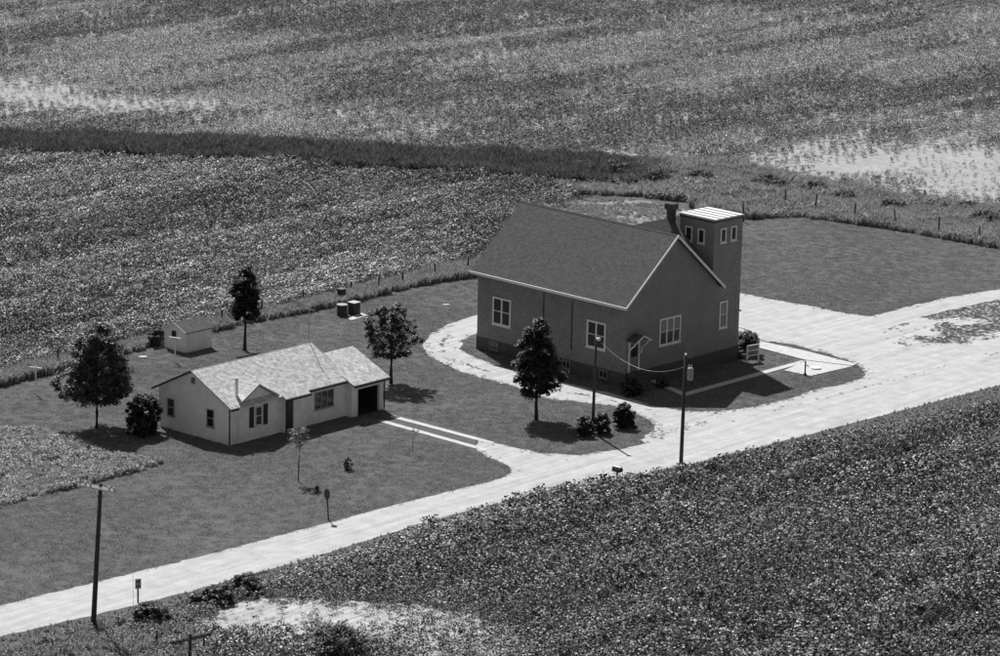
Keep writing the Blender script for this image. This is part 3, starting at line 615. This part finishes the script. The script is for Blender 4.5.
# ------------------------------------------------------------------ wire fences
def fence(pxs, hts, label, lean=.06):
    p0 = at(*pxs[0]); o = empty('wire_fence', (p0[0], p0[1], 0), 0, label, 'fence'); tops = []
    for (px, h) in zip(pxs, hts):
        p = at(*px) - p0; l = Vector((random.gauss(0, lean), random.gauss(0, lean), 0)); t_ = Vector(p) + l * h
        MB().tube([(p[0], p[1], -.2), (t_.x, t_.y, h)], [.085, .07], 7).build('post', 'pole_wood', o); tops.append((Vector((p[0], p[1], 0)), t_, h))
    for z in (.45, .7, .92):
        pts = []
        for i, (q, t_, h) in enumerate(tops):
            w = q.lerp(t_, z); pts.append((w.x, w.y, z * h))
        MB().tube(pts, .006, 4).build('wire', 'metal_grey', o)
fence([(-20, 384), (58, 366.5), (108, 353), (160, 340), (222, 325), (262, 315), (304, 303.5), (351, 295), (378, 296.4 - 4), (403, 286), (435.5, 279), (468, 271)], [1.4, 1.45, 1.3, 1.3, 1.3, 1.3, 1.2, 1.2, 1.35, 1.2, 1.4, 1.3], 'old wire fence with dark posts between back lawn and bean field')
fence([(743.6, 222), (785.5, 206), (814, 211), (854, 219.5), (895.5, 226), (938.5, 236), (979, 242), (1030, 252)], [1.8, 1.65, 1.7, 1.65, 1.6, 1.8, 1.55, 1.6], 'old wire fence with dark posts behind the right-hand lawn')
def stake(px, h, lb):
    p = at(*px); o = MB().tube([(0, 0, -.2), (.05, 0, h)], [.06, .05], 7).build('wooden_stake', 'pole_wood'); o.location = (p[0], p[1], 0); tag(o, lb, 'stake', 'lone stakes in the weeds')
stake((924, 201), 1.2, 'lone stake beside the brush heap at edge of bare soil'); stake((156, 648), 1.1, 'short stake in weeds left of the cut-off crossarm pole'); stake((203, 652), 1.0, 'short stake in weeds right of the cut-off crossarm pole')
# uprooted brush heaps
for px, r, lb in (((930, 207), 1.2, 'dark brush heap beside the lone stake near bare soil'), ((944, 210), .6, 'smallest brush heap, between the two larger ones'), ((966, 209), 1.3, 'rightmost dark brush heap at edge of the bare soil')):
    p = at(*px); b = MB(); o = empty('brush_heap', (p[0], p[1], 0), 0, lb, 'brush heap', 'brush heaps behind the right-hand fence')
    for k in range(26):
        a = random.uniform(0, 6.28); rr = r * random.random() ** .5; c = Vector((rr * math.cos(a), rr * math.sin(a) * .7, random.uniform(.05, .65 * (1.25 - rr / r))))
        d = Vector((random.gauss(0, 1), random.gauss(0, 1), random.gauss(0, .35))).normalized() * r * random.uniform(.3, .7); t = random.uniform(.05, .13); b.tube([c - d, c + Vector((0, 0, .06)), c + d], [t, t * .8, t * .4], 5)
    b.build('branches', 'bark', o)
    C = np.stack([rng.normal(0, r * .5, 160), rng.normal(0, r * .35, 160), rng.uniform(.05, .8, 160)], 1); V, F = leaf_quads(C, .16, 1.0); link('dead_leaves', mesh_np('dead_leaves', V, F), 'tree_leaf', o)

# ------------------------------------------------------------------ trees and shrubs
def crown_mesh(name, prof, clusters, per, leaf, cr, seed, lob=1.0):
    """prof: [(h, r)] envelope; leaf clumps fill the envelope, denser towards the shell"""
    r = np.random.default_rng(seed); hs = np.array([p[0] for p in prof]); rs = np.array([p[1] for p in prof]); C = []
    ph = r.uniform(0, 6.28, 5)
    while len(C) < clusters:
        h = r.uniform(hs[0], hs[-1]); R = np.interp(h, hs, rs); a = r.uniform(0, 6.28)
        R *= 1 + lob * (.22 * math.sin(3 * a + ph[0] + h * .8) + .17 * math.sin(5 * a + ph[1] - h * 1.7))
        if r.random() > (R / rs.max()) ** 1.3 + .12: continue
        q = R * r.random() ** .38; C.append((q * math.cos(a), q * math.sin(a), h))
    C = np.array(C); P = []; U = []
    for c in C:
        k = int(per * r.uniform(.6, 1.4)); rad = cr * r.uniform(.7, 1.25)
        off = r.normal(size=(k, 3)); off /= np.linalg.norm(off, axis=1)[:, None]; off *= (r.random(k) ** .45 * rad)[:, None]; off[:, 2] *= .7
        P.append(c + off); o = off / (np.linalg.norm(off, axis=1)[:, None] + 1e-6); U.append(o * .7 + np.array([0, 0, .5]))
    P = np.concatenate(P); U = np.concatenate(U)
    V, F = leaf_quads(P, leaf, .9, .8, U); return mesh_np(name, V, F), C
def tree(name, px, hgt, prof, label, seed, clusters=90, per=62, leaf=.17, cr=.5, mat='tree_leaf', tr=.12, nb=12):
    p = at(*px); o = empty(name, (p[0], p[1], 0), 0, label, 'tree'); r = random.Random(seed)
    me, C = crown_mesh('crown', prof, clusters, per, leaf, cr, seed, .5 if seed == 11 else 1.0); link('crown', me, mat, o)
    b = MB(); top = prof[-1][0] * .93; pts = [(r.gauss(0, .02), r.gauss(0, .02), -.15)]
    for k in range(1, 7): pts.append((r.gauss(0, .05) * k * .25, r.gauss(0, .05) * k * .25, top * k / 6))
    b.tube(pts, [tr * 1.35, tr, tr * .85, tr * .7, tr * .5, tr * .35, tr * .12], 9); tk = b.build('trunk', 'bark', o, True)
    idx = sorted(range(len(C)), key=lambda i: C[i][2]); step = max(1, len(idx) // nb); b = MB()
    for i in idx[::step][:nb + 2]:
        e = Vector(C[i]); z0 = max(prof[0][0] * .9, e.z - .55 * math.hypot(e.x, e.y) - .25)
        s0 = Vector((pts[3][0] * .4, pts[3][1] * .4, z0)); b.tube([s0, s0.lerp(e, .5) + Vector((0, 0, -.08)), e], [tr * .42, tr * .28, tr * .1], 6)
    b.build('branches', 'bark', tk); return o
tree('maple_tree', (97, 428.5), 8, [(2.2, 1.2), (2.5, 2.45), (3.4, 2.85), (4.6, 2.45), (5.6, 1.9), (6.7, 1.45), (7.75, .7)], 'broad dark tree on the lawn left of the house', 11, 420, 80, .17, .45)
tree('slender_tree', (245, 350.5), 7, [(2.7, .5), (3.0, 1.1), (3.8, 1.2), (4.8, 1.12), (6.0, .75), (6.9, .25)], 'slender dark tree behind the house beside the fence', 12, 210, 75, .16, .36)
tree('young_tree', (391, 383.5), 7, [(2.2, .6), (2.6, 1.55), (3.4, 2.1), (4.3, 1.95), (5.4, 1.65), (6.3, .9)], 'loose-crowned young tree behind the garage', 13, 190, 58, .16, .36)
tree('oval_tree', (536, 419.5), 8, [(1.95, .4), (2.3, 1.45), (3.2, 1.75), (4.4, 1.6), (5.6, 1.15), (6.8, .85), (7.7, .3)], 'oval dark tree on the lawn in front of the church', 14, 320, 78, .17, .38)
tree('sapling', (298.5, 481.5), 4, [(2.5, .3), (2.9, .75), (3.5, .7), (3.95, .25)], 'thin sapling with pale leaves on the front lawn of house', 15, 20, 22, .15, .3, 'pale_leaf', .045, 6)
tree('sapling', (413, 452), 2.2, [(1.1, .2), (1.5, .38), (2.0, .3), (2.3, .1)], 'tiny sparse sapling beside the concrete wheel strips', 16, 8, 7, .12, .2, 'weed_leaf', .025, 4)
def shrub(px, r, h, label, seed, mat='tree_leaf', leaf=.13, clusters=110, per=95, name='shrub'):
    p = at(*px); o = empty(name, (p[0], p[1], 0), 0, label, 'shrub'); prof = [(.08, r * .75), (h * .3, r * .97), (h * .6, r * .92), (h * .85, r * .6), (h * .98, r * .25)]
    me, C = crown_mesh('foliage', prof, clusters, per, leaf, max(.16, r * .24), seed); link('foliage', me, mat, o); b = MB(); rr = random.Random(seed)
    for k in range(9):
        e = C[rr.randrange(len(C))]; b.tube([(rr.gauss(0, .08), rr.gauss(0, .08), -.05), (e[0] * .5, e[1] * .5, e[2] * .55), tuple(e)], [.035, .025, .01], 5)
    b.build('stems', 'bark', o)
shrub((143.5, 434), 1.2, 2.95, 'large rounded shrub against the left end of the house', 21, leaf=.14, clusters=200)
shrub((584.5, 436), .66, 1.5, 'left of the twin shrubs at the foot of the lamp pole', 22); shrub((601.5, 433), .66, 1.5, 'right of the twin shrubs at the foot of the lamp pole', 23)
shrub((623, 427), .9, 1.85, 'round shrub standing alone right of the lamp pole', 24)
shrub((631, 395), .8, 1.35, 'dark shrub at the near corner of the church', 25); shrub((663, 386.5), .5, .8, 'low dark shrub under the triple church window', 26)
shrub((748, 354.5), .95, 1.9, 'round dark bush at the foot of church tower', 27)
shrub((156, 345), .7, 1.5, 'weedy bush growing against the left side of shed', 28, 'evergreen')
shrub((347.5, 470), .26, .95, 'tiny upright evergreen alone on the front lawn', 29, 'evergreen', .1, 24, 30); shrub((317, 491.5), .22, .35, 'tiny low plant beside the sapling shadow on lawn', 30, 'evergreen', .1, 10, 24)
shrub((336, 662), 1.8, 2.3, 'dark shrubby weed clump at bottom edge beside bare patch', 31, 'tree_leaf', .13, 110); shrub((150, 622), 1.0, 1.2, 'dark weed clump below the rectangular sign', 32)
shrub((246, 592), 1.0, 1.2, 'dark weed clump where crop meets the roadside', 33); shrub((218, 603), 1.0, 1.1, 'dark weed clump just above left end of bare patch', 34); shrub((196, 607), .6, .9, 'low dark weed clump between sign and bare patch', 35)
for i, (px, r, h, lb) in enumerate((((615, 178), 1.6, 1.8, 'dark bush in hedgerow, leftmost beyond the church roof'), ((655, 184), 1.4, 1.5, 'dark bush in hedgerow behind church roof peak'), ((585, 172), 1.3, 1.2, 'small dark bush at the right end of the bean field'), ((770, 188), 1.6, 1.4, 'broad bush in rough grass behind the tower'), ((748, 216), .45, .9, 'small dark bush at the tower end of the right fence'), ((700, 180), 1.2, 1.1, 'low dark bush in rough grass above the chimney'), ((815, 194), 1.5, 1.2, 'dark bush in rough grass above second fence post'), ((845, 200), 1.2, 1.0, 'low dark bush between second and third fence posts'), ((890, 210), 1.3, 1.1, 'dark bush in rough grass left of the brush heaps'), ((985, 222), 1.4, 1.1, 'dark bush in rough grass at right picture edge'))):
    shrub(px, r, h, lb, 40 + i, 'evergreen', .16, 60, 46)

# ------------------------------------------------------------------ crops and grasses
def rows(poly, du, dv, jit):
    A2, B2 = frame_dirs(ROADYAW); q = np.stack([poly @ A2, poly @ B2], 1); lo = q.min(0); hi = q.max(0)
    u, v = np.meshgrid(np.arange(lo[0], hi[0], dv), np.arange(lo[1], hi[1], du)); u = u.ravel() + rng.normal(0, jit * .4, u.size); v = v.ravel() + rng.normal(0, jit, v.size)
    P = u[:, None] * A2 + v[:, None] * B2; return P[inside(P, poly)]
def scat(poly, density):
    lo, hi = poly.min(0), poly.max(0); n = int((hi - lo).prod() * density); P = rng.uniform(lo, hi, (n, 2)); return P[inside(P, poly)]
def keep(P, prob): return P[rng.random(len(P)) < prob]
def in_view(P, mx=70, my=40):
    d = np.stack([P[:, 0], P[:, 1], np.full(len(P), -CAM_H)], 1); z = d @ cF; x = 500 + FOC * (d @ cR) / z; y = 328 - FOC * (d @ cU) / z
    return P[(x > -mx) & (x < 1000 + mx) & (y > -my) & (y < 656 + my)]
def crop(name, poly, thin, base, label, kn, band):
    P = in_view(rows(poly, .56, .76, .16)); Q = np.stack([(P @ Ad) / 2.6, (P @ Bd) / 24.0], 1); bd = fbm(Q, 1.0, 91); bd2 = fbm(P, 13, 93)
    w = thin(P); q_ = np.round((P @ Ad) / .76).astype(int); hsh = ((q_ * 7919) % 97) / 97.0
    w = w * np.where(w > .4, .62 + .6 * hsh, 1) + band * np.clip((bd - .5) * 2.2 + (bd2 - .5) * 1.2, 0, .6); k = rng.random(len(P)) > w
    P, w, bd, bd2 = P[k], w[k], bd[k], bd2[k]
    s = base * (.62 + .45 * bd2 + .3 * fbm(P, 2.2, 5)) * (1 - .68 * np.clip(w, 0, 1)) * rng.uniform(.8, 1.2, len(P)); sc = np.stack([s, s, s * (.3 + 1.4 * bd)], 1)
    tone = fbm(np.stack([(P @ Ad) / 5.0, (P @ Bd) / 40.0], 1), 1.0, 95) * .6 + fbm(P, 22, 97) * .4 + rng.normal(0, .05, len(P)); dk = tone < (.515 if kn == 'bean_leaf_far' else .47)
    for sel, kk, pre in ((~dk, kn, 'paler '), (dk, 'bean_leaf_dusky', 'darker streaks of ')):
        scatter(name, P[sel], kk, sc[sel], ROADYAW + np.pi * rng.integers(0, 2, int(sel.sum())), pre + label, 'crop')
crop('bean_crop', nf, lambda P: np.clip(1.5 * blob(P, (265, 619), 58, 15) + .75 * blob(P, (345, 618), 50, 12) + .6 * blob(P, (430, 632), 70, 20) , 0, .97), 1.15, 'leafy bean crop filling the field in front of the road', 'bean_leaf', .15)
crop('bean_crop', mf, lambda P: np.clip(.5 * blob(P, (540, 215), 40, 14), 0, .97), 1.1, 'leafy bean crop in the field behind the house', 'bean_leaf_mid', .2)
crop('bean_crop', ff, lambda P: np.clip(1.0 * blob(P, (10, 93), 70, 10) + .7 * blob(P, (130, 106), 110, 9) + 1.05 * blob(P, (985, 180), 80, 18) + .7 * blob(P, (850, 170), 75, 9) + .45 * blob(P, (900, 152), 130, 14) + .10, 0, .96), 1.0, 'leafy bean crop in the far field along the top', 'bean_leaf_far', .6)
# hedgerow of tall grass between the fields
hedge = poly_at([(-120, 156), (0, 157), (100, 159), (250, 164), (400, 173), (504, 180), (600, 186), (640, 187), (690, 178), (650, 166), (600, 160), (520, 157), (400, 154), (250, 145), (120, 141), (0, 138), (-120, 136)])
P = in_view(scat(hedge, 9)); xe = at(590, 170)[0]; P = keep(P, np.clip(1 - (P[:, 0] - xe) / 9.0, 0, 1)); s = (.55 + 1.0 * fbm(P, 3.5, 21)) * rng.uniform(.75, 1.25, len(P)); scatter('tall_grass', P, 'tall', np.stack([s * 1.2, s * 1.2, s * 1.15], 1), rng.uniform(0, 6.28, len(P)), 'dark tall grass hedgerow between the two back fields', 'grass')
P = in_view(scat(hedge, 8)); P = keep(P, np.clip(fbm(P, 1.8, 23) * 3 - 1.0, 0, 1)); s = .45 + .6 * fbm(P, 4, 25); scatter('tall_grass', P, 'pale', s, rng.uniform(0, 6.28, len(P)), 'paler grass clumps mixed into the hedgerow between the back fields', 'grass')
rough = poly_at([(520, 185), (580, 187), (630, 178), (645, 163), (700, 162), (760, 170), (800, 180), (880, 194), (940, 204), (1000, 212), (1080, 228), (1080, 262), (1000, 249), (940, 238), (870, 226), (800, 217), (745, 219), (700, 214), (690, 203), (640, 196), (580, 196)])
P = in_view(scat(rough, 7)); P = keep(P, np.clip(.25 + 1.1 * fbm(P, 7, 31), 0, 1)); s = (.15 + 1.25 * fbm(P, 4, 33)) * rng.uniform(.7, 1.3, len(P)); scatter('tall_grass', P, 'pale', np.stack([s * 1.35, s * 1.35, s], 1), rng.uniform(0, 6.28, len(P)), 'rough tall grass behind the church and right-hand lawn', 'grass')
P = in_view(scat(rough, 9)); P = keep(P, np.clip(fbm(P, 8, 35) * 3 - .9, .1, 1)); s = rng.uniform(.6, 1.5, len(P)); scatter('dry_grass', P, 'dry', s, rng.uniform(0, 6.28, len(P)), 'pale dry grass mixed into the rough behind the church', 'grass')
P = in_view(scat(bare, 11)); P = keep(P, np.clip(fbm(P @ np.array([[.35, 0], [0, 1.]]), 1.6, 37) * 4 - 1.4, .08, 1)); s = rng.uniform(.25, .7, len(P)); scatter('dry_grass', P, 'dry', s, rng.uniform(0, 6.28, len(P)), 'sparse dry tufts on bare soil behind the church roof', 'grass')
sx = poly_at([(700, 158), (760, 166), (800, 174), (880, 188), (940, 198), (1000, 206), (1080, 222), (1080, 230), (1000, 214), (940, 206), (880, 196), (800, 182), (760, 173), (700, 172)])
P = in_view(scat(sx, 2.2)); s = rng.uniform(.4, .9, len(P)); scatter('dry_grass', P, 'dry', s, rng.uniform(0, 6.28, len(P)), 'thin dry grass along the bare soil edge', 'grass')
for poly_, den, lo_, hi_, lb in ((hedge, 5.0, .5, 1.6, 'leafy weeds clumped through the hedgerow between the back fields'), (rough, 2.6, .35, 1.5, 'leafy weeds clumped through the rough behind the church')):
    P = in_view(scat(poly_, den)); nz = fbm(P, 5, 27); P = keep(P, np.clip(nz * 3 - .9, .05, 1)); nz = fbm(P, 5, 27); s = lo_ + (hi_ - lo_) * nz * rng.uniform(.6, 1.3, len(P))
    scatter('rough_weeds', P, 'weed', np.stack([s * 1.2, s * 1.2, s], 1), rng.uniform(0, 6.28, len(P)), lb, 'weeds')
for c_, rx_, ry_, lb in (((272, 620), 62, 20, 'small weeds dotted over the bare patch at lower left'), ((955, 182), 110, 22, 'small weeds dotted over the bare soil at right'), ((90, 98), 150, 12, 'small weeds dotted over the bare soil at upper left')):
    bp = poly_at([(c_[0] + rx_ * math.cos(a_), c_[1] + ry_ * math.sin(a_)) for a_ in np.linspace(0, 6.2, 24)])
    P = in_view(scat(bp, 2.6)); P = keep(P, np.clip(fbm(P, 3, 29) * 2 - .35, 0, 1)); s = rng.uniform(.12, .42, len(P)); scatter('small_weeds', P, 'weed', s, rng.uniform(0, 6.28, len(P)), lb, 'weeds')
# grass strip under the house fence
lawn_edge = [(-60, 403), (0, 387), (58, 371.5), (110, 358), (131, 353), (160, 345), (215, 332), (243, 324), (300, 314), (324, 308.5), (373, 298), (410, 288), (441, 282), (476, 277), (500, 270)]
fs = poly_at(lawn_edge + [(500, 258), (480, 261), (440, 270), (410, 278), (377, 286), (345, 294), (300, 306), (260, 314), (215, 324), (160, 337), (110, 349), (58, 362), (0, 376), (-60, 391)])
P = in_view(scat(fs, 12)); s = .55 + .55 * fbm(P, 3, 41); scatter('tall_grass', P, 'pale', s, rng.uniform(0, 6.28, len(P)), 'tall grass strip along the fence behind the house', 'grass')
# roadside weeds at lower left
ws = poly_at([(-60, 668), (0, 652), (60, 637), (93, 630), (140, 617), (200, 603), (262, 586), (300, 574), (300, 580), (250, 596), (215, 610), (205, 628), (230, 650), (300, 700), (200, 760), (-60, 760)])
P = in_view(scat(ws, 6)); s = .5 + .7 * fbm(P, 3, 51); scatter('roadside_weeds', P, 'weed', s, rng.uniform(0, 6.28, len(P)), 'leafy weeds covering the ditch at lower left', 'weeds')
P = in_view(scat(ws, 7)); P = keep(P, np.clip(fbm(P, 2.5, 55) * 3 - .9, .1, 1)); s = (.22 + .6 * fbm(P, 3, 53)) * rng.uniform(.7, 1.3, len(P)); scatter('tall_grass', P, 'pale', s, rng.uniform(0, 6.28, len(P)), 'tall grass among the ditch weeds at lower left', 'grass')
verge = poly_at(road_bot[1:13] + [(350, 552), (420, 530), (500, 507), (560, 492), (620, 483), (700, 471), (800, 448), (900, 426), (1000, 402), (1120, 374)])
P = in_view(scat(verge, 9)); s = rng.uniform(.12, .26, len(P)); scatter('verge_grass', P, 'pale', s, rng.uniform(0, 6.28, len(P)), 'short grass verge between road and near crop', 'grass')
vl = poly_at([(-60, 653), (0, 638), (100, 615), (200, 590), (300, 562), (300, 574), (200, 603), (100, 628), (0, 652), (-60, 668)])
P = in_view(scat(vl, 10)); s = rng.uniform(.1, .3, len(P)); scatter('verge_grass', P, 'pale', s, rng.uniform(0, 6.28, len(P)), 'short grass verge beside the road at lower left', 'grass')
# weedy garden plot left of the lawn
gp_ = poly_at(smooth_line([(-60, 425), (0, 431), (40, 431), (75, 440), (100, 452), (135, 458), (160, 461), (150, 468), (100, 481), (50, 494), (0, 507), (-60, 525)], 4))
sheet('garden_soil', gp_, .004, 'path_soil')
P = in_view(scat(gp_, 6)); nn = fbm(P, 3.5, 61); s = .35 + .8 * nn; scatter('garden_weeds', P, 'bean_leaf_far', np.stack([s, s, s * .7], 1), rng.uniform(0, 6.28, len(P)), 'pale leafy weeds in the garden plot at left', 'weeds')
P = in_view(scat(gp_, 8)); s = rng.uniform(.4, .95, len(P)) * (.5 + fbm(P, 3, 66)); scatter('dry_grass', P, 'dry', s, rng.uniform(0, 6.28, len(P)), 'pale rough grass in the garden plot at left', 'grass')
# island of ragged grass in the gravel lot
isl = poly_at(smooth_line([(880, 337), (905, 322), (935, 314), (965, 307), (1010, 298), (1060, 292), (1060, 322), (1000, 337), (960, 345), (915, 347)], 4))
cc = isl.mean(0); P = scat(isl, 45); e = fbm(P, 2.2, 71); cx_ = at(905, 332)[:2]; wgt = np.clip((P[:, 0] - cx_[0]) / 6.0, 0, 1); P = keep(P, np.clip((e - .47 + .16 * wgt) * 5, .015, .8)); s = rng.uniform(.2, .42, len(P)); s = np.stack([s, s, s * 3.2], 1)
scatter('lot_grass', P, 'turf', s, rng.uniform(0, 6.28, len(P)), 'ragged grass island in the right of the gravel lot', 'grass', .012)
cl = poly_at(smooth_line([(452, 333), (442, 345), (447, 357), (470, 366), (510, 378), (550, 389), (600, 398), (650, 410), (600, 398), (550, 389), (510, 378), (470, 366), (447, 357), (442, 345)], 8))
P = np.repeat(cl, 5, 0) + rng.normal(0, .16, (len(cl) * 5, 2)); P = keep(P, np.clip(fbm(P, 2.0, 75) * 4 - 1.7, 0, .8)); s = rng.uniform(.15, .4, len(P)); s = np.stack([s, s, s * 2.5], 1)
scatter('drive_tufts', P, 'turf', s, rng.uniform(0, 6.28, len(P)), 'scattered grass tufts along the middle of the loop drive', 'grass', .012)
edge = [q for g_ in (loop, lot, drive) for k in range(len(g_)) for q in (g_[k] + (g_[(k + 1) % len(g_)] - g_[k]) * np.linspace(0, 1, max(2, int(np.linalg.norm(g_[(k + 1) % len(g_)] - g_[k]) / .12)))[:, None])]
P = in_view(np.array(edge) + rng.normal(0, .3, (len(edge), 2))); P = P[~inside(P, poly_at(road_top + road_bot))]; P = keep(P, np.clip(fbm(P, 1.6, 77) * 4 - 1.4, 0, .9)); s = rng.uniform(.12, .4, len(P)); s = np.stack([s, s, s * 3], 1)
scatter('edge_tufts', P, 'turf', s, rng.uniform(0, 6.28, len(P)), 'small tufts creeping over the gravel edges', 'grass', .012)
# mown lawns
gravel_polys = [loop, lot, drive, poly_at(road_top + road_bot), nf, mf, gp_]
lawns = poly_at([(-60, 405), (0, 388), (131, 354), (243, 325), (373, 299), (476, 278), (600, 270), (745, 219), (800, 218), (870, 227), (940, 239), (1000, 251), (1080, 264), (1140, 320), (820, 400), (480, 484), (320, 526), (100, 582), (-60, 622)])
P = in_view(rows(lawns, .44, .44, .14))
for g_ in gravel_polys: P = P[~inside(P, g_)]
def hide(P, o, x0, x1, y0, y1):
    A2, B2 = frame_dirs(o.rotation_euler[2]); q = P - np.array(o.location[:2]); a = q @ A2 / S; b_ = q @ B2 / S; return P[~((a > x0) & (a < x1) & (b_ > y0) & (b_ < y1))]
P = keep(P, np.clip(.2 + 1.15 * fbm(P, 9, 83) * (.6 + .8 * vnoise(np.stack([(P @ Ad) / 1.1, (P @ Bd) / 30], 1), 1.0, 85)), 0, 1)); P = hide(P, HO, -3, 3.6, .3, 13); P = hide(P, CH, -13.7, -.4, -4.3, 6.9)
for slabp in ([(757, 341), (856, 364.4), (811, 376.4), (784, 371), (804, 361)],): P = P[~inside(P, poly_at(slabp))]
def off_line(P, a, b, w):
    a, b = at(*a)[:2], at(*b)[:2]; d = b - a; t = np.clip((P - a) @ d / (d @ d), 0, 1); return P[np.linalg.norm(P - a - t[:, None] * d, axis=1) > w]
for a_, b_ in (((381, 421), (486, 450.5)), ((392, 416.5), (492, 443.3)), ((805, 361.5), (683, 395.2)), ((686, 395.6), (643, 376.5))): P = off_line(P, a_, b_, .8)
s = .7 + .7 * fbm(P, 5, 81)
scatter('lawn_grass', P, 'turf', np.stack([np.ones(len(P)), np.ones(len(P)), s], 1), rng.uniform(0, 6.28, len(P)), 'mown grass of the lawns around house and church', 'grass')
